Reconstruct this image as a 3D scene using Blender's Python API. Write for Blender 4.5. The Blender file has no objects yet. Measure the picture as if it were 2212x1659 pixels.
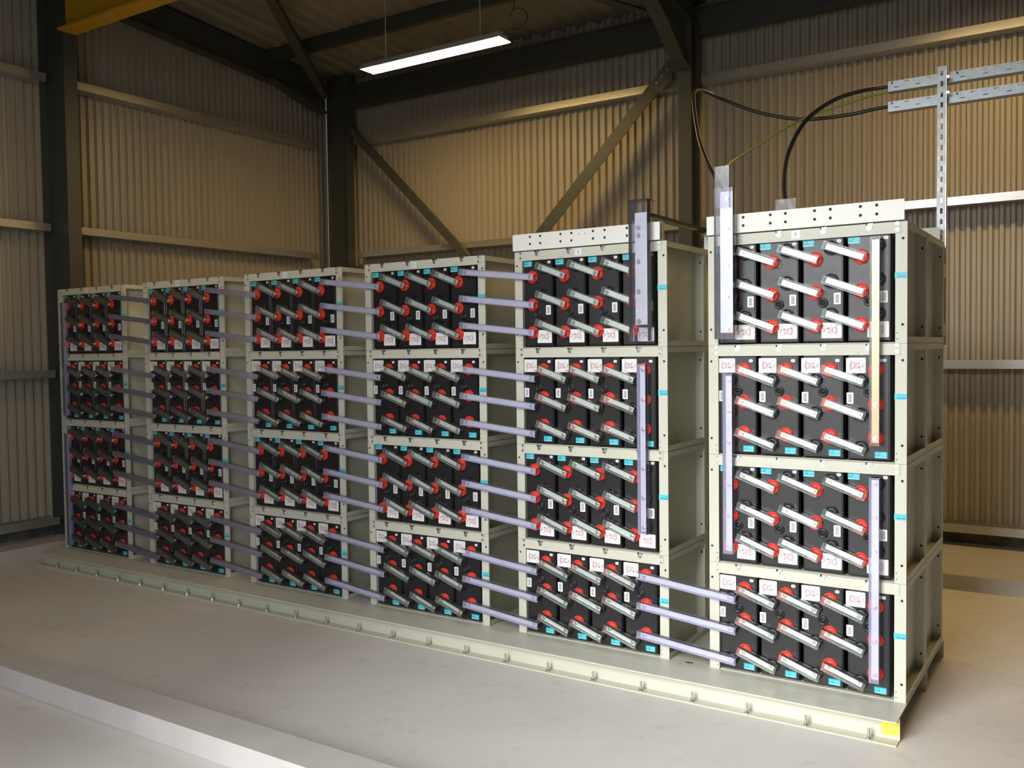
import bpy, math, random
from mathutils import Vector, Matrix
random.seed(7)
sc = bpy.context.scene
COL = sc.collection

# ---------------------------------------------------------------- materials
M = {}
def nt(name):
    m = bpy.data.materials.new(name); m.use_nodes = True
    t = m.node_tree; t.nodes.clear()
    return m, t, t.nodes.new('ShaderNodeOutputMaterial')
def pbr(name, col, rough=.5, metal=0., noise=0., nscale=8., col2=None, bump=0., bscale=60., spec=.5, stretch=(1,1,1), rnoise=0.):
    m, t, out = nt(name)
    b = t.nodes.new('ShaderNodeBsdfPrincipled')
    b.inputs['Base Color'].default_value = (*col, 1)
    b.inputs['Roughness'].default_value = rough
    b.inputs['Metallic'].default_value = metal
    b.inputs['Specular IOR Level'].default_value = spec
    t.links.new(b.outputs[0], out.inputs[0])
    if noise or bump or rnoise:
        tc = t.nodes.new('ShaderNodeTexCoord'); mp = t.nodes.new('ShaderNodeMapping')
        mp.inputs['Scale'].default_value = stretch
        t.links.new(tc.outputs['Object'], mp.inputs[0])
        n = t.nodes.new('ShaderNodeTexNoise'); n.inputs['Scale'].default_value = nscale; n.inputs['Detail'].default_value = 6
        t.links.new(mp.outputs[0], n.inputs['Vector'])
        if noise:
            c2 = col2 or tuple(max(0, c*(1-noise)) for c in col)
            r = t.nodes.new('ShaderNodeValToRGB')
            r.color_ramp.elements[0].color = (*c2, 1); r.color_ramp.elements[0].position = .3
            r.color_ramp.elements[1].color = (*col, 1); r.color_ramp.elements[1].position = .7
            t.links.new(n.outputs['Fac'], r.inputs[0]); t.links.new(r.outputs[0], b.inputs['Base Color'])
        if rnoise:
            mr = t.nodes.new('ShaderNodeMapRange'); mr.inputs['To Min'].default_value = rough-rnoise; mr.inputs['To Max'].default_value = rough+rnoise
            t.links.new(n.outputs['Fac'], mr.inputs['Value']); t.links.new(mr.outputs[0], b.inputs['Roughness'])
        if bump:
            n2 = t.nodes.new('ShaderNodeTexNoise'); n2.inputs['Scale'].default_value = bscale
            t.links.new(mp.outputs[0], n2.inputs['Vector'])
            bp = t.nodes.new('ShaderNodeBump'); bp.inputs['Strength'].default_value = bump; bp.inputs['Distance'].default_value = .002
            t.links.new(n2.outputs['Fac'], bp.inputs['Height']); t.links.new(bp.outputs[0], b.inputs['Normal'])
    M[name] = m
    return m
def clear(name, tint, body, alpha, rough=.12):
    """moulded see-through plastic: tinted transparency, a little milkiness, fresnel gloss"""
    m, t, out = nt(name)
    tr = t.nodes.new('ShaderNodeBsdfTransparent'); tr.inputs[0].default_value = (*tint, 1)
    df = t.nodes.new('ShaderNodeBsdfDiffuse'); df.inputs[0].default_value = (*body, 1)
    gl = t.nodes.new('ShaderNodeBsdfGlossy'); gl.inputs[0].default_value = (1, 1, 1, 1); gl.inputs['Roughness'].default_value = rough
    fr = t.nodes.new('ShaderNodeFresnel'); fr.inputs[0].default_value = 1.32
    m1 = t.nodes.new('ShaderNodeMixShader'); m1.inputs[0].default_value = alpha
    m2 = t.nodes.new('ShaderNodeMixShader')
    t.links.new(tr.outputs[0], m1.inputs[1]); t.links.new(df.outputs[0], m1.inputs[2])
    t.links.new(fr.outputs[0], m2.inputs[0]); t.links.new(m1.outputs[0], m2.inputs[1]); t.links.new(gl.outputs[0], m2.inputs[2])
    t.links.new(m2.outputs[0], out.inputs[0])
    M[name] = m
def emit(name, col, s):
    m, t, out = nt(name)
    e = t.nodes.new('ShaderNodeEmission'); e.inputs[0].default_value = (*col, 1); e.inputs[1].default_value = s
    t.links.new(e.outputs[0], out.inputs[0]); M[name] = m

pbr('paint', (.60, .60, .50), .42, noise=.06, nscale=5, bump=.05, bscale=200)
pbr('beampaint', (.86, .86, .80), .4, noise=.04, nscale=4)
pbr('plate', (.60, .59, .51), .42, noise=.10, nscale=3, rnoise=.1)
pbr('case', (.013, .012, .013), .30, noise=.3, nscale=20, rnoise=.07, spec=.5)
pbr('lid', (.016, .015, .016), .33, bump=.15, bscale=300, spec=.5, rnoise=.08, nscale=15)
pbr('ring', (.011, .011, .012), .35)
pbr('red', (.86, .045, .022), .38)
pbr('white', (.82, .82, .82), .45)
pbr('cyan', (.012, .40, .50), .4)
pbr('cyanlight', (.10, .58, .66), .4)
pbr('cyanwhite', (.40, .80, .84), .4)
pbr('cyandark', (.01, .16, .22), .4)
pbr('ink', (.05, .05, .06), .6)
pbr('greyink', (.26, .26, .27), .6)
pbr('redink', (.55, .03, .04), .6)
pbr('tin', (.76, .78, .77), .38, .4, noise=.13, nscale=10)
pbr('steelbolt', (.62, .62, .60), .25, .9)
pbr('copper', (.90, .42, .24), .32, .7, noise=.12, nscale=9)
pbr('hole', (.02, .02, .02), .8)
clear('coverclear', (.975, .99, .98), (.60, .66, .63), .07)
clear('coverlilac', (.965, .965, .99), (.68, .67, .93), .16)
clear('coverduct', (.90, .90, .94), (.55, .55, .62), .04)
pbr('galv', (.52, .52, .50), .28, .7)
pbr('strut', (.50, .53, .54), .45, .5, noise=.35, nscale=30)
pbr('galvtray', (.44, .48, .50), .42, .55, noise=.3, nscale=30, rnoise=.08)
pbr('columnpaint', (.062, .068, .060), .5, noise=.15, nscale=6)
pbr('yellow', (.62, .36, .015), .5, noise=.1, nscale=5)
pbr('sticker', (.92, .74, .10), .5)
pbr('stickerink', (.55, .43, .06), .6)
pbr('cable', (.018, .017, .016), .38)
pbr('earth', (.22, .30, .03), .45)
pbr('lamphousing', (.55, .55, .53), .4)
pbr('rooflining', (.27, .25, .21), .75, noise=.25, nscale=3)
pbr('cladding', (.385, .35, .285), .40, noise=.10, nscale=1.2, stretch=(1, 1, .15))
pbr('concrete', (.50, .475, .45), .42, noise=.16, nscale=1.6, bump=.12, bscale=45, rnoise=.10)
pbr('kerb', (.54, .515, .49), .5, noise=.14, nscale=4, bump=.2, bscale=40)
pbr('foam', (.17, .17, .12), .9, noise=.75, nscale=9, col2=(.05, .05, .04))
pbr('outside', (.22, .22, .21), .9, noise=.2, nscale=2)
pbr('doorsteel', (.35, .36, .36), .5)
pbr('mud', (.16, .06, .04), .9)
pbr('scuff', (.30, .28, .25), .7)
emit('lampglow', (1, .66, .25), 56)
emit('lampglow_dim', (1, .70, .32), 20)

# floor: painted concrete with stains and faint trowel patches
def floor_mat():
    m, t, out = nt('floorpaint')
    b = t.nodes.new('ShaderNodeBsdfPrincipled'); t.links.new(b.outputs[0], out.inputs[0])
    tc = t.nodes.new('ShaderNodeTexCoord')
    n1 = t.nodes.new('ShaderNodeTexNoise'); n1.inputs['Scale'].default_value = .9; n1.inputs['Detail'].default_value = 8
    n2 = t.nodes.new('ShaderNodeTexNoise'); n2.inputs['Scale'].default_value = 14; n2.inputs['Detail'].default_value = 5
    t.links.new(tc.outputs['Object'], n1.inputs[0]); t.links.new(tc.outputs['Object'], n2.inputs[0])
    r1 = t.nodes.new('ShaderNodeValToRGB')
    r1.color_ramp.elements[0].position = .32; r1.color_ramp.elements[0].color = (.61, .585, .56, 1)
    r1.color_ramp.elements[1].position = .68; r1.color_ramp.elements[1].color = (.70, .68, .66, 1)
    t.links.new(n1.outputs['Fac'], r1.inputs[0])
    r2 = t.nodes.new('ShaderNodeValToRGB')
    r2.color_ramp.elements[0].position = .24; r2.color_ramp.elements[0].color = (.88, .87, .86, 1)
    r2.color_ramp.elements[1].position = .42; r2.color_ramp.elements[1].color = (1, 1, 1, 1)
    t.links.new(n2.outputs['Fac'], r2.inputs[0])
    mx = t.nodes.new('ShaderNodeMix'); mx.data_type = 'RGBA'; mx.blend_type = 'MULTIPLY'; mx.inputs[0].default_value = 1
    t.links.new(r1.outputs[0], mx.inputs[6]); t.links.new(r2.outputs[0], mx.inputs[7])
    t.links.new(mx.outputs[2], b.inputs['Base Color'])
    mr = t.nodes.new('ShaderNodeMapRange'); mr.inputs['To Min'].default_value = .38; mr.inputs['To Max'].default_value = .58
    t.links.new(n1.outputs['Fac'], mr.inputs['Value']); t.links.new(mr.outputs[0], b.inputs['Roughness'])
    bp = t.nodes.new('ShaderNodeBump'); bp.inputs['Strength'].default_value = .15; bp.inputs['Distance'].default_value = .003
    t.links.new(n2.outputs['Fac'], bp.inputs['Height']); t.links.new(bp.outputs[0], b.inputs['Normal'])
    M['floorpaint'] = m
floor_mat()

# ---------------------------------------------------------------- mesh builder
class MB:
    def __init__(s): s.v = []; s.f = []; s.mi = []; s.mats = []; s.sm = []
    def mid(s, m):
        if m not in s.mats: s.mats.append(m)
        return s.mats.index(m)
    def add(s, vs, fs, m, smooth=False, T=None):
        o = len(s.v); k = s.mid(m)
        for p in vs:
            p = Vector(p)
            s.v.append(tuple(T @ p) if T else tuple(p))
        for f in fs:
            s.f.append(tuple(o+i for i in f)); s.mi.append(k); s.sm.append(smooth)
        return s
    def box(s, x0, x1, y0, y1, z0, z1, m, T=None):
        vs = [(x, y, z) for x in (x0, x1) for y in (y0, y1) for z in (z0, z1)]
        return s.add(vs, [(0,1,3,2),(4,6,7,5),(0,4,5,1),(2,3,7,6),(0,2,6,4),(1,5,7,3)], m, T=T)
    def cbox(s, x0, x1, y0, y1, z0, z1, m, c=.003, T=None):
        """box whose front (-y) edges are chamfered by c"""
        a = [(x0, z0), (x1, z0), (x1, z1), (x0, z1)]
        b = [(x0+c, z0+c), (x1-c, z0+c), (x1-c, z1-c), (x0+c, z1-c)]
        vs = [(x, y1, z) for x, z in a]+[(x, y0+c, z) for x, z in a]+[(x, y0, z) for x, z in b]
        fs = [(0,1,2,3)]+[(i, 4+i, 4+(i+1)%4, (i+1)%4) for i in range(4)]+[(4+i, 8+i, 8+(i+1)%4, 4+(i+1)%4) for i in range(4)]+[(11,10,9,8)]
        return s.add(vs, fs, m, T=T)
    def cyl(s, p0, p1, r0, r1, m, n=16, caps=(1, 1), T=None, smooth=True):
        p0, p1 = Vector(p0), Vector(p1); d = (p1-p0).normalized()
        a = d.orthogonal().normalized(); b = d.cross(a)
        vs = []
        for p, r in ((p0, r0), (p1, r1)):
            for i in range(n):
                t = 2*math.pi*i/n; vs.append(p+a*(r*math.cos(t))+b*(r*math.sin(t)))
        s.add(vs, [(i, (i+1)%n, n+(i+1)%n, n+i) for i in range(n)], m, smooth, T)
        if caps[0]: s.add(vs[:n], [tuple(reversed(range(n)))], m, False, T)
        if caps[1]: s.add(vs[n:], [tuple(range(n))], m, False, T)
        return s
    def lathe(s, cx, cz, prof, m, n=24, T=None):
        """prof: (radius, y) list, axis parallel to y at (cx, cz)"""
        vs = []
        for r, y in prof:
            for i in range(n):
                t = 2*math.pi*i/n; vs.append((cx+r*math.cos(t), y, cz+r*math.sin(t)))
        fs = [(k*n+i, k*n+(i+1)%n, (k+1)*n+(i+1)%n, (k+1)*n+i) for k in range(len(prof)-1) for i in range(n)]
        return s.add(vs, fs, m, True, T)
    def disc(s, cx, cz, y, r, m, n=20, T=None, sx=1.):
        return s.add([(cx+sx*r*math.cos(2*math.pi*i/n), y, cz+r*math.sin(2*math.pi*i/n)) for i in range(n)], [tuple(range(n))], m, False, T)
    def rrect(s, x0, x1, z0, z1, y, r, m, T=None, th=.0006):
        """thin rounded sticker facing -y"""
        pts = []
        for cx, cz, a in ((x1-r, z0+r, -90), (x1-r, z1-r, 0), (x0+r, z1-r, 90), (x0+r, z0+r, 180)):
            for k in range(4):
                t = math.radians(a+30*k); pts.append((cx+r*math.cos(t), cz+r*math.sin(t)))
        n = len(pts)
        vs = [(x, y, z) for x, z in pts]+[(x, y+th, z) for x, z in pts]
        return s.add(vs, [tuple(range(n))]+[(i, n+i, n+(i+1)%n, (i+1)%n) for i in range(n)], m, False, T)
    def line(s, a, b, w, y, m, T=None):
        a, b = Vector((a[0], 0, a[1])), Vector((b[0], 0, b[1])); d = (b-a).normalized(); q = Vector((-d.z, 0, d.x))*(w/2)
        vs = [a+q, b+q, b-q, a-q]; vs = [(v.x, y, v.z) for v in vs]
        return s.add(vs, [(0, 1, 2, 3)], m, False, T)
    def build(s, name, parent=None, loc=None):
        me = bpy.data.meshes.new(name)
        me.from_pydata(s.v, [], s.f)
        for m in s.mats: me.materials.append(M[m])
        me.polygons.foreach_set('material_index', s.mi)
        me.polygons.foreach_set('use_smooth', s.sm)
        me.update()
        return link(name, me, parent, loc)
def link(name, me, parent=None, loc=None):
    o = bpy.data.objects.new(name, me); COL.objects.link(o)
    if parent: o.parent = parent
    if loc is not None: o.location = loc
    return o
def tag(o, label, cat, group=None):
    o['label'] = label; o['category'] = cat
    if group: o['group'] = group
    return o
def thing(name, label, cat, loc=(0, 0, 0), group=None):
    o = bpy.data.objects.new(name, None); COL.objects.link(o); o.location = loc; o.empty_display_size = .05
    return tag(o, label, cat, group)
def struct(o):
    o['kind'] = 'structure'; return o
def children(o):
    return [c for c in ALL if c.parent == o]
def text_mesh(txt, size):
    cu = bpy.data.curves.new('t', 'FONT'); cu.body = txt; cu.size = size; cu.align_x = 'CENTER'; cu.align_y = 'CENTER'; cu.resolution_u = 2
    ob = bpy.data.objects.new('t', cu); COL.objects.link(ob)
    dg = bpy.context.evaluated_depsgraph_get(); dg.update()
    me = ob.evaluated_get(dg).to_mesh()
    vs = [tuple(v.co) for v in me.vertices]; fs = [tuple(p.vertices) for p in me.polygons]
    ob.evaluated_get(dg).to_mesh_clear()
    bpy.data.objects.remove(ob); bpy.data.curves.remove(cu)
    return vs, fs
def put_text(mb, txt, size, cx, cz, y, m, rot=0., T=None):
    vs, fs = text_mesh(txt, size); c, s_ = math.cos(rot), math.sin(rot)
    mb.add([(cx+c*x-s_*z, y, cz+s_*x+c*z) for x, z, _ in vs], fs, m, False, T)
class Proto:
    """a thing's parts, kept as meshes; stamp() copies every part into a new thing"""
    def __init__(s): s.parts = []          # (name, mesh, offset, sublist, label)
    def add(s, name, mb, off=(0, 0, 0), sub=(), label=None):
        o = mb.build(name); me = o.data; bpy.data.objects.remove(o)
        s.parts.append((name, me, off, list(sub), label)); return s
    def stamp(s, root):
        out = []
        for name, me, off, sub, lab in s.parts:
            o = link(name, me, root, off)
            if lab: o['label'] = lab
            for n2, me2, off2 in sub: link(n2, me2, o, off2)
            out.append(o)
        return out
def mesh_of(name, mb):
    o = mb.build(name); me = o.data; bpy.data.objects.remove(o); return me

# ---------------------------------------------------------------- dimensions
P, W, H, D = 1.0909, .8872, .52, 1.04
DX = [-.0185, -.0011, .009, -.003, -.0087, 0]
def left(k): return (k-5)*P + DX[k] - W
CC = (.1405, .337, .5335, .730)           # battery centres from the left edge of a frame
RACK = ['leftmost rack', 'second rack from left', 'third rack from left', 'rack marked D', 'rack marked E', 'rack marked F']
TIER = ['bottom tier', 'third tier down', 'second tier down', 'top tier']
ORD = ['first', 'second', 'third', 'fourth']
FLOOR = -.104
FY = .012                                  # y of the battery face
# terminal layout about the battery centre (u, w); upright and turned over
NEG = {1: (.035, (.185, .037, -.113)), 0: (-.035, (.114, -.035, -.182))}
POS = {1: (-.034, (.137, -.012, -.160)), 0: (.030, (.161, .011, -.137))}
ZC = .244

# ---------------------------------------------------------------- battery prototypes
def trash_label(up):
    mb = MB()
    if up: x0, x1, z0, z1 = -.007, .082, -.217, -.148
    else: x0, x1, z0, z1 = -.0965, -.0135, .147, .215
    y = FY-.0008
    mb.rrect(x0, x1, z0, z1, y, .004, 'white', th=.0008)
    cx, cz = (x0+x1)/2, (z0+z1)/2
    rot = math.radians(-90 if up else 90); c, s_ = math.cos(rot), math.sin(rot)
    def R(px, pz): return (cx+c*px-s_*pz, cz+s_*px+c*pz)
    yy = y-.0003
    def L(a, b, w, m): mb.line(R(*a), R(*b), w, yy, m)
    # wheeled bin: lid at +z, body tapering down, wheel at the foot
    L((-.016, .020), (.016, .020), .0032, 'greyink'); L((-.012, .025), (.012, .025), .002, 'greyink')
    L((-.013, .018), (-.009, -.013), .0016, 'redink'); L((.013, .018), (.009, -.013), .0016, 'redink')
    L((-.009, -.013), (.009, -.013), .0018, 'greyink'); L((-.012, .004), (.012, .004), .001, 'redink')
    L((-.005, .016), (-.004, -.011), .0008, 'redink'); L((.005, .016), (.004, -.011), .0008, 'redink')
    p = R(-.008, -.016); mb.disc(p[0], p[1], yy-.0001, .0042, 'greyink', 12)
    L((.008, -.013), (.009, -.018), .002, 'greyink')
    yy -= .0002
    L((-.026, .028), (.024, -.026), .0013, 'redink'); L((.026, .028), (-.024, -.026), .0013, 'redink')
    put_text(mb, 'Pb', .019, *R(0, -.032), yy, 'greyink', rot)
    return mb
def cyan_label(up):
    mb = MB(); y = FY-.0008
    if up: x0, x1, z0, z1 = -.089, -.038, .195, .2245
    else: x0, x1, z0, z1 = .0245, .0765, -.2245, -.196
    mb.rrect(x0, x1, z0, z1, y, .0025, 'cyan', th=.0008)
    mb.rrect(x0+.023, x1-.002, z0+.010, z1-.003, y-.0002, .001, 'cyanlight', th=.0002)
    mb.rrect(x0+.003, x1-.003, z0+.002, z0+.0065, y-.0002, .001, 'cyanwhite', th=.0002)
    put_text(mb, '2V', .0135, x0+.012, z1-.0105, y-.0003, 'cyanwhite')
    return mb
def barcode(up):
    mb = MB(); y = FY-.0008
    if up: x0, x1, z0, z1 = .047, .077, -.067, -.016
    else: x0, x1, z0, z1 = -.094, -.065, .011, .061
    mb.rrect(x0, x1, z0, z1, y, .003, 'white', th=.0008)
    z = z0+.008
    random.seed(3)
    while z < z1-.008:
        h = random.choice((.0008, .0012, .0018)); mb.line((x0+.007, z), (x1-.007, z), h, y-.0002, 'greyink'); z += h+random.choice((.0006, .001))
    return mb
def number_tag(up):
    mb = MB(); u, w = (.069, .2125) if up else (.0625, .203); y = FY-.0008
    mb.rrect(u-.0095, u+.0095, w-.007, w+.007, y, .0055, 'white', th=.0008)
    put_text(mb, '0', .010, u, w, y-.0002, 'greyink')
    return mb
def case_mb(up):
    mb = MB()
    x, z = .092, .236
    mb.cbox(-x, x, FY+.012, .455, -z, z, 'case', .004)
    # lid: slightly smaller slab with a raised border, front plane at FY
    mb.cbox(-x+.003, x-.003, FY+.002, FY+.0125, -z+.003, z-.003, 'lid', .003)
    mb.cbox(-x+.0095, x-.0095, FY, FY+.003, -z+.0095, z-.0095, 'lid', .0015)
    # moulded plus sign between the terminal rows
    pu, pw = POS[up]
    s_ = 1 if up else -1
    zz = (pw[0]+pw[1])/2
    mb.box(pu-.011, pu+.011, FY-.0006, FY+.0004, zz-.0012, zz+.0012, 'ring'); mb.box(pu-.0012, pu+.0012, FY-.0006, FY+.0004, zz-.011, zz+.011, 'ring')
    nu, nw = NEG[up]; zz = (nw[1]+nw[2])/2
    mb.box(nu-.010, nu+.010, FY-.0006, FY+.0004, zz-.0012, zz+.0012, 'ring')
    return mb
def term_mb(neg):
    mb = MB(); m = 'ring' if neg else 'red'
    mb.lathe(0, 0, [(.0335, FY+.002), (.0335, FY-.006), (.0315, FY-.008), (.029, FY-.008), (.028, FY-.006), (.016, FY-.006), (.015, FY-.014), (.012, FY-.014)], m, 28)
    if neg: mb.lathe(0, 0, [(.0338, FY-.0065), (.0325, FY-.0088), (.0305, FY-.0082)], 'case', 28)
    mb.lathe(0, 0, [(.012, FY-.006), (.012, FY-.026), (.0, FY-.026)], 'steelbolt', 16)
    return mb
def vent_mb():
    mb = MB()
    mb.lathe(0, 0, [(.022, FY+.001), (.022, FY-.005), (.020, FY-.007), (.013, FY-.007), (.0125, FY-.0045), (.009, FY-.0045), (.0085, FY-.008), (0, FY-.008)], 'ring', 24)
    return mb
proto_battery = {}
pm, nm, vm = mesh_of('positive_terminal', term_mb(False)), mesh_of('negative_terminal', term_mb(True)), mesh_of('vent_plug', vent_mb())
for up in (1, 0):
    pr = Proto()
    pr.add('case', case_mb(up))
    for w in POS[up][1]: pr.parts.append(('positive_terminal', pm, (POS[up][0], 0, w), [], None))
    for w in NEG[up][1]: pr.parts.append(('negative_terminal', nm, (NEG[up][0], 0, w), [], None))
    pr.parts.append(('vent_plug', vm, (0, 0, -.059 if up else .063), [], None))
    pr.add('voltage_sticker', cyan_label(up)); pr.add('recycling_label', trash_label(up)); pr.add('barcode_label', barcode(up)); pr.add('number_tag', number_tag(up))
    proto_battery[up] = pr

# ---------------------------------------------------------------- frame prototypes
def holes(mb, pts, y, r=.0058, m='hole'):
    for x, z in pts:
        mb.lathe(x, z, [(r+.0015, y-.0004), (r, y-.0009), (r*.98, y-.0006)], 'paint', 14)
        mb.disc(x, z, y-.0007, r, m, 14)
def post_mb(x0, mirror, back=False):
    """folded corner post: 50 mm front flange and a return along the side"""
    mb = MB(); t = .0025
    y0 = 0 if not back else .50
    xa, xb = x0, x0+.048
    mb.box(xa, xb, y0, y0+t, 0, H-.0012, 'paint')
    xs = xa if mirror else xb-t
    mb.box(xs, xs+t, y0+t, y0+.010, 0, H-.0012, 'paint')
    return mb
def bolt_mb(r=.0075, h=.006):
    mb = MB()
    mb.cyl((0, 0, 0), (0, -.0012, 0), r*1.5, r*1.5, 'steelbolt', 16)
    mb.cyl((0, -.0012, 0), (0, -h, 0), r, r*.93, 'steelbolt', 6, smooth=False)
    return mb
bolt_me = mesh_of('bolt', bolt_mb())
smallbolt_me = mesh_of('bolt', bolt_mb(.005, .004))
def clip_mb():
    mb = MB()
    mb.box(-.013, .013, -.004, .001, -.003, .003, 'steelbolt'); mb.box(-.016, -.008, -.004, .001, -.005, .0045, 'hole'); mb.box(.006, .012, -.004, .001, -.0045, .004, 'steelbolt')
    return mb
clip_me = mesh_of('clip', clip_mb())
frame_parts = []
def frame_proto(front=True):
    pr = Proto()
    lp = post_mb(0, True); holes(lp, [(.014, .445), (.014, .077)], 0); holes(lp, [(.040, .045), (.040, .019)], 0, .0025); pr.add('front_post', lp)
    rp = post_mb(W-.048, False); holes(rp, [(W-.017, .447), (W-.018, .080)], 0); holes(rp, [(W-.040, .045), (W-.040, .019)], 0, .0025); pr.add('front_post', rp)
    # rear posts: flange faces the front
    for x0 in (0, W-.048):
        mb = MB(); mb.box(x0, x0+.048, .485, .4875, 0, H-.0012, 'paint'); holes(mb, [(x0+(.014 if x0 == 0 else .030), z) for z in (.445, .077)], .485)
        xs = x0 if x0 == 0 else x0+.0455
        mb.box(xs, xs+.0025, .4875, .512, 0, H-.0012, 'paint')
        pr.add('rear_post', mb)
    # recessed side panels
    for x0 in (.048-.0015, W-.048):
        mb = MB(); mb.box(x0, x0+.0015, .0028, .512, .002, H-.004, 'paint'); pr.add('side_panel', mb)
    # side ledges top and bottom
    for x0 in (.0005, W-.047):
        for z0 in (0, H-.030):
            mb = MB()
            mb.box(x0, x0+.0465, .011, .484, (z0 if z0 == 0 else H-.0035), (.0025 if z0 == 0 else H-.0012), 'paint')
            xs = x0 if x0 < .1 else x0+.0445
            mb.box(xs, xs+.002, .011, .484, z0, z0+.029, 'paint')
            pr.add('side_ledge', mb)
    # top rail laps over the posts
    mb = MB(); mb.box(.022, W-.026, -.003, -.0005, .470, H-.001, 'paint'); mb.box(.022, W-.026, -.0005, .030, H-.0035, H-.001, 'paint')
    if front: holes(mb, [(.30, .479), (.69, .479)], -.003, .0018)
    pr.add('top_rail', mb)
    if front:
        for x, z in ((.040, .512), (.040, .485), (W-.040, .512), (W-.040, .485)):
            pr.parts.append(('bolt', smallbolt_me, (x, -.003, z), [], 'small zinc screw at the rail end'))
        for x in (.143, .338, .537, .732):
            pr.parts.append(('bolt', bolt_me, (x, -.003, .502), [], 'zinc bolt along the rail'))
            pr.parts.append(('clip', clip_me, (x+.004, -.003, H-.004), [], 'zinc clip on the rail edge'))
    # bottom shelf and back sheet
    mb = MB(); mb.box(.05, W-.05, .004, .48, .0005, .004, 'paint'); pr.add('shelf', mb)
    return pr
fr_front = frame_proto(True)
fr_back = frame_proto(False)
def post_sticker():
    mb = MB(); y = -.0006
    mb.rrect(W-.050, W+.000, .277, .304, y, .001, 'cyanlight', th=.0006)
    for i, x in enumerate((.006, .013, .019, .026, .031, .038)):
        mb.line((W-.048+x, .285), (W-.043+x, .285), .005, y-.0002, 'cyandark' if i % 3 else 'cyan')
    mb.line((W-.046, .296), (W-.004, .297), .002, y-.0002, 'cyan')
    return mb
post_sticker_me = mesh_of('cyan_sticker', post_sticker())
for k in range(6):
    for t in range(4):
        x = left(k)
        f = thing('rack_module', f'pale grey steel rack section holding four batteries, {TIER[t]}, {RACK[k]}', 'battery rack', (x, 0, t*H), 'front rack sections stacked four high')
        fr_front.stamp(f)
        o = link('cyan_sticker', post_sticker_me, f); o['label'] = 'cyan sticker on the right post'
        if k == 5 or t < 3 or k == 4:
            pass
        b = thing('rack_module', f'pale grey steel rear rack section behind the {TIER[t]}, {RACK[k]}', 'battery rack', (x, .5205, t*H), 'rear rack sections stacked four high')
        fr_back.stamp(b)
    # letter sheet on the top rail
    mb = MB(); lx = {0: .40, 1: .40, 2: .395, 3: .385, 4: .395, 5: .417}[k]
    mb.rrect(lx-.020, lx+.020, .478, .514, -.0038, .0008, 'white', th=.0004)
    put_text(mb, 'ABCDEF'[k], .024, lx, .497, -.0042, 'greyink')
    o = mb.build('letter_sheet', f); o['label'] = 'small white sheet marked with a letter'

# ---------------------------------------------------------------- batteries
for k in range(6):
    for t in range(4):
        up = 1 if t in (3, 1) else 0
        for i, c in enumerate(CC):
            look = 'cyan sticker at top' if up else 'cyan sticker at bottom'
            b = thing('battery', f'black battery, {ORD[i]} from left, {TIER[t]}, {RACK[k]}', 'battery', (left(k)+c, 0, t*H+ZC), 'batteries in the racks')
            proto_battery[up].stamp(b)

# ---------------------------------------------------------------- links
def link_parts(L, w, d0, d1, cov, bar, ext, bolts, bw, barext=.018, dot=True):
    """straight bar from s=0 to s=L along +x, bolted and covered by an open-backed channel"""
    t = .0014
    a, b = -ext, L+ext
    mb = MB()
    mb.box(a, b, d1, d1+t, -w/2, w/2, cov)
    mb.box(a, b, d1+t, d0, w/2-t, w/2, cov); mb.box(a, b, d1+t, d0, -w/2, -w/2+t, cov)
    mb.box(a, b, d1+.010, d1+.0112, w/2-.005, w/2-t, cov); mb.box(a, b, d1+.010, d1+.0112, -w/2+t, -w/2+.005, cov)
    if dot:
        mb.lathe(L/2, 0, [(.0088, d1), (.0085, d1-.0008), (0, d1-.0008)], cov, 18)
        for q in (.25, .75): mb.disc(L*q, 0, d1-.0003, .0016, 'hole', 8)
    cover = mb
    m2 = MB(); m2.box(-barext, L+barext, -.0185, -.0145, -bw/2, bw/2, bar)
    return cover, m2
hexb = MB(); hexb.cyl((0, -.0186, 0), (0, -.0200, 0), .0115, .0115, 'steelbolt', 20); hexb.cyl((0, -.0200, 0), (0, -.027, 0), .0085, .0078, 'steelbolt', 6, smooth=False)
hexbolt_me = mesh_of('bolt', hexb)
def orient(root, p0, p1):
    d = Vector(p1)-Vector(p0); root.location = p0; root.rotation_euler = (0, -math.atan2(d.z, d.x), 0)
    return d.length
jump = {}
for up in (1, 0):
    if up: a = (NEG[1][0], NEG[1][1][0]); b = (POS[1][0]+.1965, POS[1][1][0])
    else: a = (POS[0][0], POS[0][1][0]); b = (NEG[0][0]+.1965, NEG[0][1][0])
    L = math.hypot(b[0]-a[0], b[1]-a[1])
    c, m2 = link_parts(L, .038, .002, -.039, 'coverclear', 'tin', .028, (0, L), .025, .015)
    jump[up] = (a, b, mesh_of('cover', c), mesh_of('bar', m2), L)
ROW = ['upper', 'middle', 'lower']
for k in range(6):
    for t in range(4):
        up = 1 if t in (3, 1) else 0
        a, b, cme, bme, L = jump[up]
        for i in range(3):
            for r in range(3):
                x = left(k)+CC[i]; z = t*H+ZC-.149*r
                o = thing('battery_link', f'short clear-covered link, {ROW[r]} row, {ORD[i]} to {ORD[i+1]} battery, {TIER[t]}, {RACK[k]}', 'battery link', group='short covered links between batteries')
                ja = random.uniform(-.004, .004); jz = random.uniform(-.003, .003)
                orient(o, (x+a[0], 0, z+a[1]), (x+b[0], 0, z+b[1]))
                cv = link('cover', cme, o, (ja, 0, jz)); cv.rotation_euler = (0, random.uniform(-.02, .02), 0)
                link('bar', bme, o)
                for s_ in (0, L): link('bolt', hexbolt_me, o, (s_, 0, 0))
long_cache = {}
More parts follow.
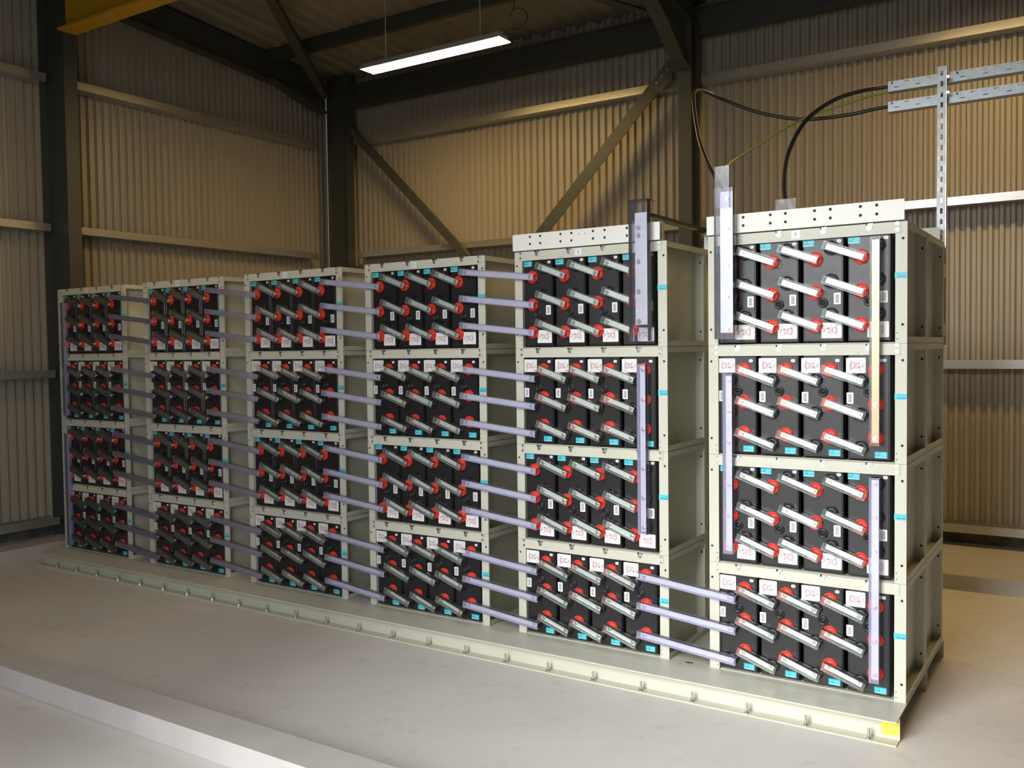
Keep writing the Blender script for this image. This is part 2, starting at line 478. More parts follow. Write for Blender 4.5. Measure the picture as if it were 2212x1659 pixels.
def long_link(p0, p1, cov, bar, w, bw, name, label, cat, group, ext=.034, nb=(0, 1), dot=False, d1=-.036, extra=()):
    o = thing(name, label, cat, group=group); L = orient(o, p0, p1)
    key = (round(L, 3), cov, bar, w, ext)
    if key not in long_cache:
        c, m2 = link_parts(L, w, .000, d1, cov, bar, ext, None, bw, .018, False)
        long_cache[key] = (mesh_of('cover', c), mesh_of('bar', m2))
    link('cover', long_cache[key][0], o); link('bar', long_cache[key][1], o)
    for f in nb: link('bolt', hexbolt_me, o, (f*L, 0, 0))
    return o
for k in range(5):
    for t in range(4):
        if k == 4 and t > 0: continue
        up = 1 if t in (3, 1) else 0
        u0, w0 = (NEG[1][0], NEG[1][1]) if up else (POS[0][0], POS[0][1])
        u1, w1 = (POS[1][0], POS[1][1]) if up else (NEG[0][0], NEG[0][1])
        for r in range(3):
            z = t*H+ZC
            long_link((left(k)+CC[3]+u0, 0, z+w0[r]), (left(k+1)+CC[0]+u1, 0, z+w1[r]), 'coverlilac', 'tin', .036, .026,
                      'rack_link', f'long lilac link, {ROW[r]} row, {TIER[t]}, {RACK[k]} to the next rack', 'battery link', 'long covered links between racks')
# vertical ties: the two outer columns of terminals of neighbouring tiers
def vertical(k, side, thi, cov, bar, label, w=.043, bw=.030):
    tlo = thi-1; up_hi = 1 if thi in (3, 1) else 0; up_lo = 1-up_hi
    ci = CC[0] if side == 'l' else CC[3]
    if side == 'l': hi = (POS if up_hi else NEG)[up_hi]; lo = (NEG if not up_lo else POS)[up_lo]
    else: hi = (NEG if up_hi else POS)[up_hi]; lo = (POS if not up_lo else NEG)[up_lo]
    zs = [thi*H+ZC+q for q in hi[1]]+[tlo*H+ZC+q for q in lo[1]]
    x = left(k)+ci+(hi[0]+lo[0])/2
    top, bot = max(zs), min(zs); L = top-bot
    o = long_link((x, 0, top), (x, 0, bot), cov, bar, w, bw, 'tier_link', label, 'battery link', 'vertical covered links between tiers', ext=.03, nb=[(top-z)/L for z in zs], d1=-.040)
    return o
vertical(5, 'r', 3, 'coverclear', 'copper', 'orange copper vertical bar under clear cover, upper right of the rack marked F')
vertical(5, 'r', 1, 'coverlilac', 'tin', 'lilac-covered vertical bar at lower right of the rack marked F')
vertical(5, 'l', 2, 'coverlilac', 'tin', 'lilac-covered vertical bar down left side of the rack marked F', w=.046)
vertical(4, 'r', 2, 'coverlilac', 'tin', 'lilac-covered vertical bar down right side of the rack marked E', w=.046)
vertical(0, 'l', 3, 'coverlilac', 'tin', 'lilac-covered vertical bar at upper left of the leftmost rack', w=.046)
vertical(0, 'l', 1, 'coverlilac', 'tin', 'lilac-covered vertical bar at lower left of the leftmost rack', w=.046)

# large ducts over the end terminals (string ends)
def duct(x0, x1, z0, z1, yb, yf, capped, shift=0):
    t = .002; mb = MB()
    mb.box(x0, x1, yf, yf+t, z0, z1, 'coverduct')
    mb.box(x0, x0+t, yf+t, yb, z0, z1, 'coverduct'); mb.box(x1-t, x1, yf+t, yb, z0, z1, 'coverduct')
    if capped: mb.box(x0, x1, yf, yb, z1, z1+t, 'coverduct')
    return mb
r = thing('end_busbar', 'tall grey busbar in clear upright duct, top left of the rack marked F', 'busbar', group='tall end busbars in clear ducts')
duct(-.829, -.738, 1.590, 2.29, -.024, -.075, False).build('duct_cover', r)
duct(-.826, -.756, 2.20, 2.392, -.030, -.072, False).build('upper_duct_cover', r)
mb = MB(); mb.box(-.808, -.742, -.050, -.044, 1.620, 2.276, 'tin'); mb.build('bar', r)
for z in (1.637, 1.787, 1.935, 2.105, 2.245):
    mb = MB(); mb.cyl((0, 0, 0), (0, -.002, 0), .013, .013, 'steelbolt', 20); mb.cyl((0, -.002, 0), (0, -.010, 0), .009, .008, 'steelbolt', 6, smooth=False)
    mb.build('bolt', r, (-.771, -.050, z))
for z in (1.644, 1.793, 1.941):
    mb = MB(); mb.cyl((-.781, -.0145, z), (-.781, -.0435, z), .011, .011, 'steelbolt', 16); mb.build('stud', r)
r = thing('end_busbar', 'tall grey busbar in capped clear duct, top right of the rack marked E', 'busbar', group='tall end busbars in clear ducts')
duct(-1.267, -1.166, 1.588, 2.279, -.022, -.078, False).build('duct_cover', r)
mb = MB(); mb.box(-1.267, -1.166, -.078, .04, 2.279, 2.2805, 'coverduct'); mb.box(-1.267, -1.265, -.0215, .04, 2.19, 2.279, 'coverduct'); mb.build('duct_cap', r)
mb = MB(); mb.box(-1.242, -1.178, -.058, -.052, 1.668, 2.218, 'tin'); mb.build('bar', r)
for z in (1.685, 1.830, 1.979, 2.108, 2.145):
    mb = MB(); mb.cyl((0, 0, 0), (0, -.002, 0), .013, .013, 'steelbolt', 20); mb.cyl((0, -.002, 0), (0, -.010, 0), .009, .008, 'steelbolt', 6, smooth=False)
    mb.build('bolt', r, (-1.222, -.058, z))
for z in (1.691, 1.841, 1.989):
    mb = MB(); mb.cyl((-1.222, -.0145, z), (-1.222, -.0515, z), .011, .011, 'steelbolt', 16); mb.build('stud', r)
mb = MB(); mb.box(-1.212, -1.180, -.0515, .62, 2.200, 2.206, 'tin'); mb.box(-1.212, -1.180, -.0515, -.046, 2.16, 2.200, 'tin'); mb.build('rear_bar', r)['label'] = 'flat bar running back over the rack top'
mb = MB(); mb.box(-1.212, -1.162, -.03, .95, 2.212, 2.214, 'coverduct'); mb.box(-1.212, -1.210, -.03, .95, 2.196, 2.212, 'coverduct'); mb.box(-1.164, -1.162, -.03, .95, 2.196, 2.212, 'coverduct'); mb.build('rear_bar_cover', r)
mb = MB()
for y in (.12, .75): mb.box(-1.198, -1.175, y, y+.02, 2.0805, 2.1995, 'tin')
mb.build('bar_support', r)

# white channels bolted along the tops of the two tallest racks
def top_channel(x0, x1, hs, small, label):
    o = thing('top_channel', label, 'channel beam', group='white channels on rack tops')
    mb = MB(); z0, z1 = 2.084, 2.171
    mb.box(x0, x1, -.020, -.017, z0, z1, 'beampaint'); mb.box(x0, x1, -.017, .045, z0, z0+.003, 'beampaint'); mb.box(x0, x1, -.017, .045, z1-.003, z1, 'beampaint')
    holes(mb, [(h, z) for h in hs for z in (2.154, 2.116)], -.020, .0062); holes(mb, small, -.020, .0022)
    mb.build('channel', o)
    for h in (x0+.12, x1-.12):
        mb = MB(); mb.cyl((h, .02, 2.087), (h, .02, 2.094), .009, .009, 'steelbolt', 6, smooth=False); mb.build('bolt', o)
top_channel(-.886, -.009, (-.708, -.581, -.512, -.382, -.314, -.187, -.12), [], 'white perforated channel beam lying on top of the rack marked F')
top_channel(-1.985, -1.127, (-1.875, -1.811, -1.687, -1.622, -1.495, -1.429, -1.304), [(-1.577, 2.146), (-1.54, 2.145)], 'white perforated channel beam lying on top of the rack marked E')
mb = MB(); mb.box(-.36, -.02, 1.025, 1.030, 2.081, 2.160, 'paint'); mb.box(-.36, -.02, .99, 1.025, 2.081, 2.084, 'paint')
tag(mb.build('rear_bracket'), 'pale plate standing on the rear top edge of the rack marked F', 'bracket')

# ---------------------------------------------------------------- base platform
base = thing('base_platform', 'long pale steel base platform bolted to the floor under the racks', 'platform', (0, 0, 0))
XL, XR = -6.365, .004
mb = MB(); mb.box(XL, XR, -.231, 1.06, -.007, -.0008, 'plate')
mb.build('top_plate', base)
def channel(y, s_, name):
    mb = MB()
    mb.box(XL, XR+.003, y, y+.006, FLOOR+.006, -.0072, 'paint')
    a, b = sorted((y+.003, y+s_*.062)); mb.box(XL, XR, a, b, FLOOR, FLOOR+.006, 'paint')
    return mb.build(name, base)
channel(-.172, -1, 'front_channel'); channel(.50, 1, 'middle_channel'); channel(1.03, -1, 'rear_channel')
ab = MB()
ab.cyl((0, 0, 0), (0, 0, .003), .017, .017, 'steelbolt', 20); ab.cyl((0, 0, .003), (0, 0, .013), .0115, .011, 'steelbolt', 6, smooth=False); ab.cyl((0, 0, .013), (0, 0, .043), .0058, .0052, 'steelbolt', 10)
anchor_me = mesh_of('anchor_bolt', ab)
x = -.109
while x > XL+.05:
    link('anchor_bolt', anchor_me, base, (x, -.208, FLOOR+.006)); x -= .262
mb = MB(); y = -.1728
mb.rrect(-.066, .005, -.082, -.012, y, .001, 'sticker', th=.0006)
n = 26
for i in range(n):
    a0, a1 = 2*math.pi*i/n, 2*math.pi*(i+1)/n
    if i % 5 == 4: continue
    mb.line((-.026+.021*math.cos(a0), -.047+.021*math.sin(a0)), (-.026+.021*math.cos(a1), -.047+.021*math.sin(a1)), .0022, y-.0002, 'stickerink')
    if i % 2: mb.line((-.026+.014*math.cos(a0), -.047+.014*math.sin(a0)), (-.026+.014*math.cos(a1), -.047+.014*math.sin(a1)), .001, y-.0002, 'stickerink')
o = mb.build('yellow_sticker', base); o['label'] = 'yellow sticker with a round stamp'
mb = MB()
for dx, dy, rr in ((0, 0, .011), (.014, .004, .009), (-.012, .003, .006), (.006, -.008, .006), (.024, -.002, .005)):
    mb.add([(dx+rr*math.cos(a*.7)*(1+.3*math.sin(a*2)), dy+rr*math.sin(a*.7), -.0004+.0005*(rr/.011)) for a in range(9)], [tuple(range(9))], 'mud')
tag(mb.build('mud_crumb', None, (-1.005, .01, 0)), 'small reddish crumb of mud on the platform between racks E and F', 'dirt')

# ---------------------------------------------------------------- room shell
YW, XW, XE, YF = 3.66, -6.95, 5.2, -4.65
ZR0 = 4.95; SL = .085                     # roof underside z = ZR0 - SL*y
def roofz(y): return ZR0-SL*y
def corrug(length, pitch=.0763, depth=.027):
    pts = []; n = int(length/pitch)+1
    for i in range(n):
        s0 = i*pitch
        pts += [(s0, 0), (s0+pitch*.30, 0), (s0+pitch*.48, depth), (s0+pitch*.82, depth)]
    pts.append((n*pitch, 0))
    return [(a, b) for a, b in pts if a <= length+1e-6]
# back wall (profiled sheet, ribs upright)
def sheet(name, pts, z0, z1f, m='cladding'):
    mb = MB(); n = len(pts)
    vs = [(x, y, z0) for x, y in pts]+[(x, y, z1f(x, y)) for x, y in pts]
    mb.add(vs, [(i, i+1, n+i+1, n+i) for i in range(n-1)], m)
    o = mb.build(name); return struct(o)
sheet('wall_back', [(XW-.05+s, YW+d) for s, d in corrug(XE-XW+.05)], .005, lambda x, y: roofz(YW)+.03)
sheet('wall_left', [(XW-d, YF+s) for s, d in corrug(YW-YF+.02)], .005, lambda x, y: roofz(y)+.03)
sheet('wall_right', [(XE+d, YF+s) for s, d in corrug(YW-YF+.02)], .005, lambda x, y: roofz(y)+.03)
# front wall with the open vehicle doorway the daylight comes through
DX0, DX1, DZ = -2.6, .1, 4.1
mb = MB()
mb.box(XW-.02, DX0, YF-.05, YF, FLOOR, roofz(YF)+.05, 'cladding'); mb.box(DX1, XE+.02, YF-.05, YF, FLOOR, roofz(YF)+.05, 'cladding'); mb.box(DX0, DX1, YF-.05, YF, DZ, roofz(YF)+.05, 'cladding')
struct(mb.build('wall_front'))
mb = MB()
for a, b, c, d in ((DX0-.06, DX0, FLOOR, DZ+.06), (DX1, DX1+.06, FLOOR, DZ+.06), (DX0, DX1, DZ, DZ+.06)): mb.box(a, b, YF-.055, YF+.02, c, d, 'doorsteel')
struct(mb.build('door_1'))
# roof lining, profiled across the slope
mb = MB(); pts = corrug(XE-XW+.1, .2, .03); n = len(pts)
vs = [(XW-.05+s, YF-.05, roofz(YF-.05)+d) for s, d in pts]+[(XW-.05+s, YW+.3, roofz(YW+.3)+d) for s, d in pts]
mb.add(vs, [(i, n+i, n+i+1, i+1) for i in range(n-1)], 'rooflining')
struct(mb.build('ceiling'))
mb = MB(); mb.box(XW-.3, XE+.3, YW-1.114+0, YW+.3, FLOOR-.1, 0, 'kerb')          # raised kerb along the back wall
mb.box(XW-.3, -6.62, YF, YW-1.114, FLOOR-.1, 0, 'kerb')
struct(mb.build('trim_1'))
mb = MB(); y0, y1, z = -1.80, -1.62, 0.0
mb.box(-6.62, XE, y0, y1, FLOOR-.08, -.002, 'kerb')
struct(mb.build('trim_2'))
mb = MB()
mb.add([(XW-.2, YF-.06, FLOOR), (XE+.2, YF-.06, FLOOR), (XE+.2, YW, FLOOR), (XW-.2, YW, FLOOR)], [(0, 1, 2, 3)], 'floorpaint')
struct(mb.build('floor'))
mb = MB(); mb.add([(-30, -60, FLOOR-.02), (30, -60, FLOOR-.02), (30, YF-.06, FLOOR-.02), (-30, YF-.06, FLOOR-.02)], [(0, 1, 2, 3)], 'outside')
struct(mb.build('floor_outside'))
# dark foam filler strip at the foot of the cladding
mb = MB(); mb.box(XW+.02, XE-.02, YW-.012, YW-.002, .001, .085, 'foam'); mb.box(XW+.002, XW+.012, YF+.05, YW-.05, .001, .085, 'foam')
struct(mb.build('baseboard_back'))
# small scuffs on the floor in front of the platform
# wall rails (cold-formed channels)
def rail(p0, p1, nrm, z0, z1, name, label, depth=.15):
    """channel between two plan points, depth towards nrm (into room)"""
    mb = MB(); p0, p1 = Vector((*p0, 0)), Vector((*p1, 0)); n = Vector((*nrm, 0)); t = .003
    def slab(d0, d1, za, zb):
        a = [p0+n*d0, p1+n*d0, p1+n*d1, p0+n*d1]
        vs = [(v.x, v.y, za) for v in a]+[(v.x, v.y, zb) for v in a]
        mb.add(vs, [(0,1,2,3), (7,6,5,4), (0,4,5,1), (1,5,6,2), (2,6,7,3), (3,7,4,0)], 'galv')
    slab(.004, depth, z0, z0+t); slab(depth-t, depth, z0+t, z1); slab(depth-.018, depth-t, z1-t, z1); slab(.001, .004, z0, z1)
    return tag(mb.build(name), label, 'wall rail', 'galvanised wall rails')
secs = [(-6.36, -2.43, 'between the corner column and the middle column'), (-2.29, 4.0, 'right of the middle column')]
hs = [(.107, .171, 'lowest'), (1.363, 1.427, 'waist-high'), (2.605, 2.668, 'upper middle'), (3.858, 3.926, 'highest')]
for a, b, where in secs:
    for z0, z1, hn in hs:
        rail((a, YW), (b, YW), (0, -1), z0, z1, 'wall_rail', f'{hn} galvanised rail on the back wall {where}')
secs = [(.36, 3.36, 'between the left column and the corner column'), (-4.5, .22, 'left of the left column')]
for a, b, where in secs:
    for z0, z1, hn in hs:
        rail((XW, a), (XW, b), (1, 0), z0, z1, 'wall_rail', f'{hn} galvanised rail on the left wall {where}')
def ibeam(p0, p1, up, width, depth, label, name, cat, tf=.012, tw=.008, mat='columnpaint', group=None):
    """I section from p0 to p1; 'up' is the depth direction (web direction)"""
    p0, p1 = Vector(p0), Vector(p1); d = (p1-p0); L = d.length; d.normalize(); u = Vector(up).normalized(); w = d.cross(u).normalized()
    T = Matrix(((w.x, u.x, d.x, p0.x), (w.y, u.y, d.y, p0.y), (w.z, u.z, d.z, p0.z), (0, 0, 0, 1)))
    mb = MB(); h = depth/2
    mb.box(-width/2, width/2, -h, -h+tf, 0, L, mat, T); mb.box(-width/2, width/2, h-tf, h, 0, L, mat, T); mb.box(-tw/2, tw/2, -h+tf, h-tf, 0, L, mat, T)
    return tag(mb.build(name), label, cat, group)
ibeam((-6.743, .290, .001), (-6.743, .290, roofz(.3)-.30), (1, 0, 0), .116, .372, 'dark steel column on the left wall above the leftmost rack', 'steel_column', 'column', group='dark steel columns')
ibeam((-6.513, 3.443, .001), (-6.513, 3.443, 4.62), (1, 0, 0), .112, .29, 'dark steel column in the room corner', 'steel_column', 'column', group='dark steel columns')
ibeam((-2.36, 3.40, .001), (-2.36, 3.40, 4.35), (0, 1, 0), .12, .20, 'dark steel column on the back wall between racks E and F', 'steel_column', 'column', group='dark steel columns')
# rafters follow the roof slope
def rafter(x, ya, yb, depth, drop, label):
    d = depth/2+drop
    return ibeam((x, ya, roofz(ya)-d), (x, yb, roofz(yb)-d), (0, SL, 1), .13, depth, label, 'rafter', 'roof beam', group='dark steel roof beams')
rafter(-6.74, YF+.1, 3.37, .26, .05, 'dark sloping roof beam along the left wall')
rafter(-2.36, YF+.1, 3.60, .26, .05, 'dark sloping roof beam over the middle column')
# haunches where rafters meet columns
def haunch(x, y1, label, reach=.95, k=1.):
    mb = MB(); z1 = roofz(y1)-.315
    prof = [(y1, z1), (y1, z1-.42*k), (y1-.16, z1-.36*k), (y1-reach*.55, z1-.12*k), (y1-reach, z1+SL*reach)]
    n = len(prof)
    for x0, x1 in ((x-.005, x+.005),):
        vs = [(x0, y, z) for y, z in prof]+[(x1, y, z) for y, z in prof]
        mb.add(vs, [tuple(range(n)), tuple(reversed(range(n, 2*n)))]+[(i, n+i, n+(i+1)%n, (i+1)%n) for i in range(n)], 'columnpaint')
    pr = prof[1:]
    for i in range(len(pr)-1):
        (ya, za), (yb, zb) = pr[i], pr[i+1]
        mb.add([(x-.062, ya, za), (x+.062, ya, za), (x+.062, yb, zb), (x-.062, yb, zb), (x-.062, ya, za-.012), (x+.062, ya, za-.012), (x+.062, yb, zb-.012), (x-.062, yb, zb-.012)],
               [(0,1,2,3), (4,7,6,5), (0,3,7,4), (1,5,6,2), (0,4,5,1), (3,2,6,7)], 'columnpaint')
    return tag(mb.build('haunch'), label, 'roof bracket', 'dark haunch brackets at column heads')
haunch(-2.36, 3.30, 'curved dark bracket joining the middle column to the roof beam')
haunch(-6.66, 3.36, 'curved dark bracket joining the corner column to the roof beam', .8, .3)
ibeam((-6.35, 3.52, 4.385), (4.6, 3.52, 4.385), (0, 0, 1), .12, .24, 'dark eaves beam running along the back wall under the roof', 'eaves_beam', 'roof beam')
# purlins across the slope
for i, y in enumerate((2.62, 1.1, -.4, -1.9, -3.4)):
    z = roofz(y)
    mb = MB(); mb.box(XW+.02, XE-.02, y-.035, y+.035, z-.126, z-.123, 'columnpaint'); mb.box(XW+.02, XE-.02, y-.035, y-.032, z-.1235, z-.002, 'columnpaint'); mb.box(XW+.02, XE-.02, y-.035, y-.0, z-.005, z-.002, 'columnpaint')
    tag(mb.build('purlin'), ['dark purlin under the roof nearest the back wall', 'second purlin from the back wall', 'third purlin from the back wall', 'fourth purlin from the back wall', 'purlin nearest the doorway'][i], 'purlin', 'thin purlins under the roof')
# wind bracing: angle sections
def angle(p0, p1, w, label, up, out, group):
    p0, p1 = Vector(p0), Vector(p1); d = p1-p0; L = d.length; d.normalize(); o_ = Vector(out).normalized(); s_ = d.cross(o_).normalized()
    if s_.dot(Vector(up)) < 0: s_ = -s_
    T = Matrix(((s_.x, o_.x, d.x, p0.x), (s_.y, o_.y, d.y, p0.y), (s_.z, o_.z, d.z, p0.z), (0, 0, 0, 1)))
    mb = MB(); mb.box(-w/2, w/2, -.004, .004, 0, L, 'columnpaint', T); mb.box(w/2-.008, w/2, -.06, -.004, 0, L, 'columnpaint', T)
    for q in (.10, .17, .24): 
        for a in (q, L-q): mb.cyl((0, .004, a), (0, .016, a), .012, .012, 'steelbolt', 6, T=T)
    return tag(mb.build('diagonal_brace'), label, 'brace', group)
angle((-6.35, 3.40, 4.02), (-2.62, 3.40, .42), .075, 'dark diagonal brace falling right from the corner column', (0, 0, 1), (0, -1, 0), 'diagonal wall braces')
angle((-2.47, 3.365, 4.05), (-6.30, 3.365, .20), .115, 'dark diagonal brace falling left from the middle column', (0, 0, 1), (0, -1, 0), 'diagonal wall braces')
def zr(y): return roofz(y)-.33
angle((-6.55, 3.25, zr(3.25)), (-3.9, -.9, zr(-.9)+.22), .09, 'dark diagonal roof brace rising from the corner column', (0, 1, 0), (0, 0, -1), 'diagonal roof braces')
angle((-2.50, 3.15, zr(3.15)), (-5.1, -1.1, zr(-1.1)+.22), .10, 'dark diagonal roof brace rising left from the middle column', (0, 1, 0), (0, 0, -1), 'diagonal roof braces')
# yellow crane beam
yb = ibeam((-6.53, .25, 4.385), (-.2, .25, 4.385), (0, 0, 1), .16, .33, 'yellow crane beam high above the leftmost rack', 'crane_beam', 'crane beam', tf=.018, tw=.012, mat='yellow')

# ---------------------------------------------------------------- lamps
def lamp(x0, x1, label, y=2.11, glow='lampglow'):
    o = thing('strip_light', label, 'ceiling light', ((x0+x1)/2, y, 4.075), 'linear ceiling lights')
    h = (x1-x0)/2
    mb = MB(); a, b = .096, .045
    vs = [(-h-.02, -a, 0), (h+.02, -a, 0), (h+.02, a, 0), (-h-.02, a, 0), (-h, -b, .055), (h, -b, .055), (h, b, .055), (-h, b, .055)]
    mb.add(vs, [(4,5,6,7), (0,1,5,4), (1,2,6,5), (2,3,7,6), (3,0,4,7)], 'lamphousing')
    mb.build('housing', o)
    mb = MB(); mb.add([(-h-.01, -.090, -.001), (h+.01, -.090, -.001), (h+.01, .090, -.001), (-h-.01, .090, -.001), (-h, -.080, -.007), (h, -.080, -.007), (h, .080, -.007), (-h, .080, -.007)], [(7,6,5,4), (0,1,5,4), (1,2,6,5), (2,3,7,6), (3,0,4,7)], glow)
    mb.box(-h-.02, h+.02, -.096, -.091, -.006, 0, 'lamphousing'); mb.box(-h-.02, h+.02, .091, .096, -.006, 0, 'lamphousing')
    mb.build('diffuser', o)
    mb = MB(); zt = roofz(y)-4.075-.002
    for s_ in (-1, 1): mb.cyl((s_*h*.7, 0, .056), (s_*h*.7, 0, zt), .004, .004, 'lamphousing', 8)
    mb.build('hanger', o)
    return o
def tube(name, pts, r, m, label=None, cat=None, group=None, parent=None, n=10, seg=14):
    P_ = [Vector(p) for p in pts]; P_ = [P_[0]*2-P_[1]]+P_+[P_[-1]*2-P_[-2]]
    path = []
    for i in range(1, len(P_)-2):
        for k in range(seg):
            t = k/seg; a, b, c, d = P_[i-1:i+3]
            path.append(.5*((2*b)+(c-a)*t+(2*a-5*b+4*c-d)*t*t+(3*b-a-3*c+d)*t**3))
    path.append(P_[-2])
    mb = MB(); up = Vector((0, 0, 1)); vs = []; prev = None
    for i, p in enumerate(path):
        d = (path[min(i+1, len(path)-1)]-path[max(i-1, 0)]).normalized()
        a = prev-d*prev.dot(d) if prev else d.orthogonal()
        a.normalize(); prev = a; b = d.cross(a)
        for k in range(n):
            t = 2*math.pi*k/n; vs.append(p+a*(r*math.cos(t))+b*(r*math.sin(t)))
    L = len(path)
    fs = [(i*n+k, i*n+(k+1)%n, (i+1)*n+(k+1)%n, (i+1)*n+k) for i in range(L-1) for k in range(n)]+[tuple(reversed(range(n))), tuple((L-1)*n+k for k in range(n))]
    mb.add(vs, fs, m, True)
    o = mb.build(name, parent)
    if label: tag(o, label, cat, group)
    return o
l1 = lamp(-4.90, -3.44, 'glowing warm strip light hanging under the roof')
mb = MB()
tube('light_cable', [(.735, 0, .03), (.80, .0, .07), (.88, .02, .06), (.95, .03, .12), (.93, .02, .20), (.85, .0, .22), (.80, .0, .17), (.85, 0, .30), (.80, 0, .62)], .004, 'cable', parent=l1)
lamp(-.55, .91, 'warm strip light farther right, above the top edge')
lamp(-5.3, -3.84, 'warm strip light over the aisle in front of the racks', -1.0, 'lampglow_dim')

# ---------------------------------------------------------------- cable trays, strut and cables
def perforated(mb, L, w, t, m, slot, pitch, sw, T):
    """flat strip along +z local: x across (w), y thickness; a row of slots down the middle"""
    mb.box(-w/2, -sw/2, 0, t, 0, L, m, T); mb.box(sw/2, w/2, 0, t, 0, L, m, T)
    z = 0
    while z < L:
        e = min(z+pitch-slot, L); mb.box(-sw/2, sw/2, 0, t, z, e, m, T); z += pitch
o = thing('slotted_strut', 'upright galvanised slotted strut behind the rack marked F', 'strut')
mb = MB(); T = Matrix.Translation((-.0225, 1.085, 1.549))
L = 3.0-1.549
perforated(mb, L, .041, .0025, 'strut', .028, .055, .012, T)
mb.box(-.0225, -.020, .0, .041, 0, L, 'strut', T); mb.box(.020, .0225, 0, .041, 0, L, 'galv', T)
mb.box(-.0200, -.012, .0385, .041, 0, L, 'galv', T); mb.box(.012, .0200, .0385, .041, 0, L, 'galv', T)
mb.build('channel', o)
for z in (2.94, 2.86):
    mb = MB(); mb.cyl((.008, 1.083, z), (.008, 1.078, z), .008, .008, 'steelbolt', 6, smooth=False); mb.build('bolt', o)
mb = MB(); mb.box(-.045, -.001, 1.045, 1.084, 1.90, 1.97, 'paint'); mb.box(-.045, -.001, 1.045, 1.084, 1.60, 1.66, 'paint'); mb.build('wall_plate', o)
def tray(z, label):
    o = thing('cable_tray', label, 'cable tray', (-.296, 1.130, z), 'slotted trays on the strut')
    mb = MB(); Lx = 4.6; w = .056
    T = Matrix(((0, 0, 1, 0), (0, 1, 0, 0), (-1, 0, 0, 0), (0, 0, 0, 1)))
    # side plate: two rows of staggered slots
    mb.box(-.028, -.020, 0, .002, 0, Lx, 'galvtray', T); mb.box(.008, .028, 0, .002, 0, Lx, 'galvtray', T); mb.box(-.014, .004, 0, .002, 0, Lx, 'galvtray', T)
    s = 0; i = 0
    while s < Lx:
        e = min(s+.082, Lx); mb.box(-.020, -.014, 0, .002, s, e, 'galvtray', T)
        mb.box(.004, .008, 0, .002, max(0, s-.05), max(0, e-.05), 'galvtray', T); s += .107
    mb.box(.026, .028, .002, .052, 0, Lx, 'galvtray', T)                       # floor lip of the tray
    mb.box(.0265, .0285, -.012, .002, 0, Lx, 'galvtray', T)
    mb.box(-.028, -.026, .002, .008, 0, Lx, 'galvtray', T)
    mb.build('tray', o)
    for s in (.02, .34, .66, .98, 1.4):
        m2 = MB(); m2.cyl((s, 0, .018), (s, -.004, .018), .006, .006, 'cable', 8); m2.build('cable_tie', o)
    return o
tray(2.948, 'upper galvanised slotted cable tray fixed to the strut')
tray(2.840, 'lower galvanised slotted cable tray fixed to the strut')
tube('power_cable', [(.3, 1.160, 2.848), (-.28, 1.155, 2.850), (-.50, 1.15, 2.835), (-.756, 1.13, 2.842), (-1.00, 1.08, 2.91), (-1.19, 1.0, 3.00), (-1.245, .86, 3.022), (-1.195, .60, 2.93), (-1.03, .25, 2.62), (-.90, .05, 2.43), (-.790, -.035, 2.28)], .0105, 'cable',
     'black cable looping left from lower tray down into the clear duct', 'cable', 'heavy black cables')
tube('power_cable', [(.3, 1.160, 2.960), (-.28, 1.155, 2.958), (-.45, 1.12, 2.945), (-.58, 1.08, 2.905), (-.70, 1.0, 2.80), (-.765, .90, 2.62), (-.775, .84, 2.44), (-.745, .80, 2.28), (-.74, .80, 2.09)], .0115, 'cable',
     'black cable curving from upper tray down behind the rack marked F', 'cable', 'heavy black cables')
tube('earth_cable', [(.3, 1.150, 2.928), (-.29, 1.148, 2.925), (-.50, 1.10, 2.885), (-.717, 1.0, 2.81), (-.90, .80, 2.66), (-.98, .50, 2.50), (-.86, .08, 2.32), (-.752, -.035, 2.27)], .0062, 'earth',
     'thin green-yellow earth cable running from tray down to the duct', 'cable')
# small clear bracket behind channel
mb = MB(); mb.box(-.80, -.69, .77, .772, 2.081, 2.345, 'coverduct'); tag(mb.build('clear_guard'), 'clear plastic guard where a cable drops behind rack F', 'guard')

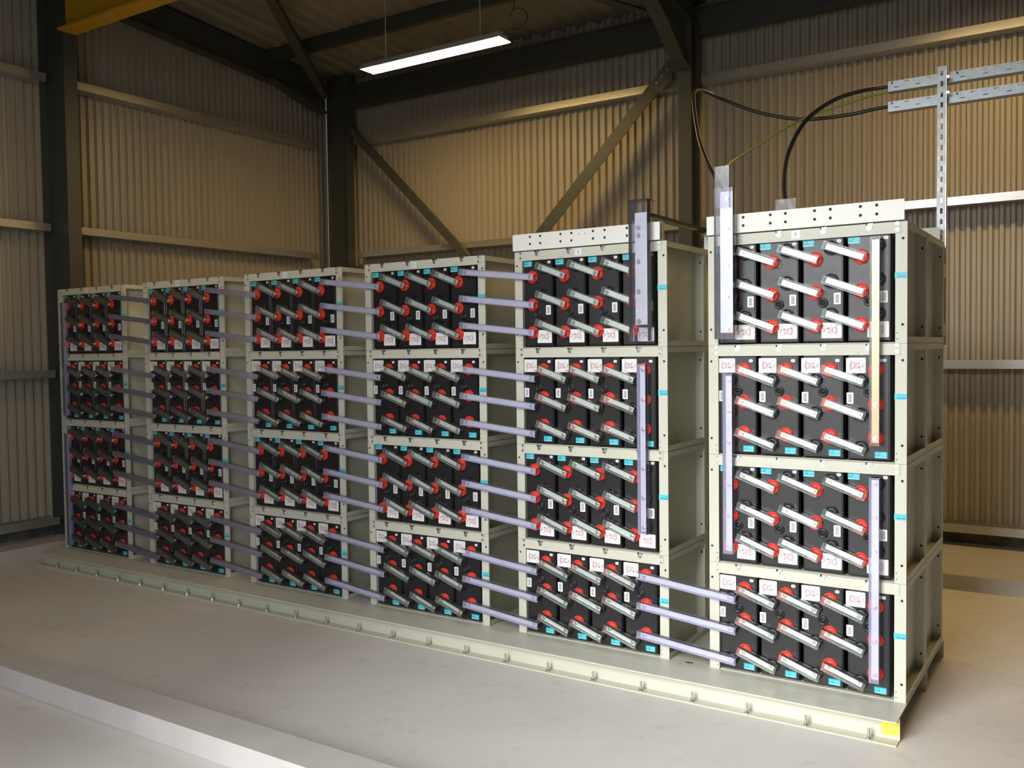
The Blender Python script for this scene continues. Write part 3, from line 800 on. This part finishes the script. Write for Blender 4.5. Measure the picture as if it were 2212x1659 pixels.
# ---------------------------------------------------------------- camera
f, cx, cy, cz, yaw, pit, rol = 1980.92, .7253, -4.2, 1.5557, .578, -.0379, -.0129
fwd = Vector((-math.sin(yaw)*math.cos(pit), math.cos(yaw)*math.cos(pit), math.sin(pit)))
rt = Vector((math.cos(yaw), math.sin(yaw), 0)); up = rt.cross(fwd)
r2 = rt*math.cos(rol)+up*math.sin(rol); u2 = -rt*math.sin(rol)+up*math.cos(rol)
cam = bpy.data.cameras.new('camera'); co = bpy.data.objects.new('camera', cam); COL.objects.link(co)
cam.sensor_width = 36; cam.sensor_fit = 'HORIZONTAL'; cam.lens = f/2212*36; cam.clip_start = .05
co.matrix_world = Matrix(((r2.x, u2.x, -fwd.x, cx), (r2.y, u2.y, -fwd.y, cy), (r2.z, u2.z, -fwd.z, cz), (0, 0, 0, 1)))
sc.camera = co

# ---------------------------------------------------------------- daylight
w = bpy.data.worlds.new('world'); sc.world = w; w.use_nodes = True
bg = w.node_tree.nodes['Background']; bg.inputs[0].default_value = (.90, .94, 1, 1); bg.inputs[1].default_value = 4.0
ar = bpy.data.lights.new('doorway_portal', 'AREA'); ar.shape = 'RECTANGLE'; ar.size = DX1-DX0; ar.size_y = DZ-FLOOR
ar.cycles.is_portal = True
ao = bpy.data.objects.new('doorway_portal', ar); COL.objects.link(ao); ao.location = ((DX0+DX1)/2, YF-.02, (DZ+FLOOR)/2); ao.rotation_euler = (math.radians(90), 0, 0)

sl = bpy.data.lights.new('hazy_sun', 'SUN'); sl.energy = 4.0; sl.angle = math.radians(36); sl.color = (1, .985, .96)
so = bpy.data.objects.new('hazy_sun', sl); COL.objects.link(so); so.location = (-1.5, -8, 6)
so.rotation_euler = Vector((.15, .88, -.42)).to_track_quat('-Z', 'Y').to_euler()
sc.view_settings.view_transform = 'Standard'; sc.view_settings.look = 'None'; sc.view_settings.gamma = 1; sc.view_settings.use_curve_mapping = False
sc.view_settings.exposure = .12
sc.cycles.transparent_max_bounces = 24; sc.cycles.max_bounces = 10; sc.cycles.diffuse_bounces = 5
sc.cycles.use_denoising = True
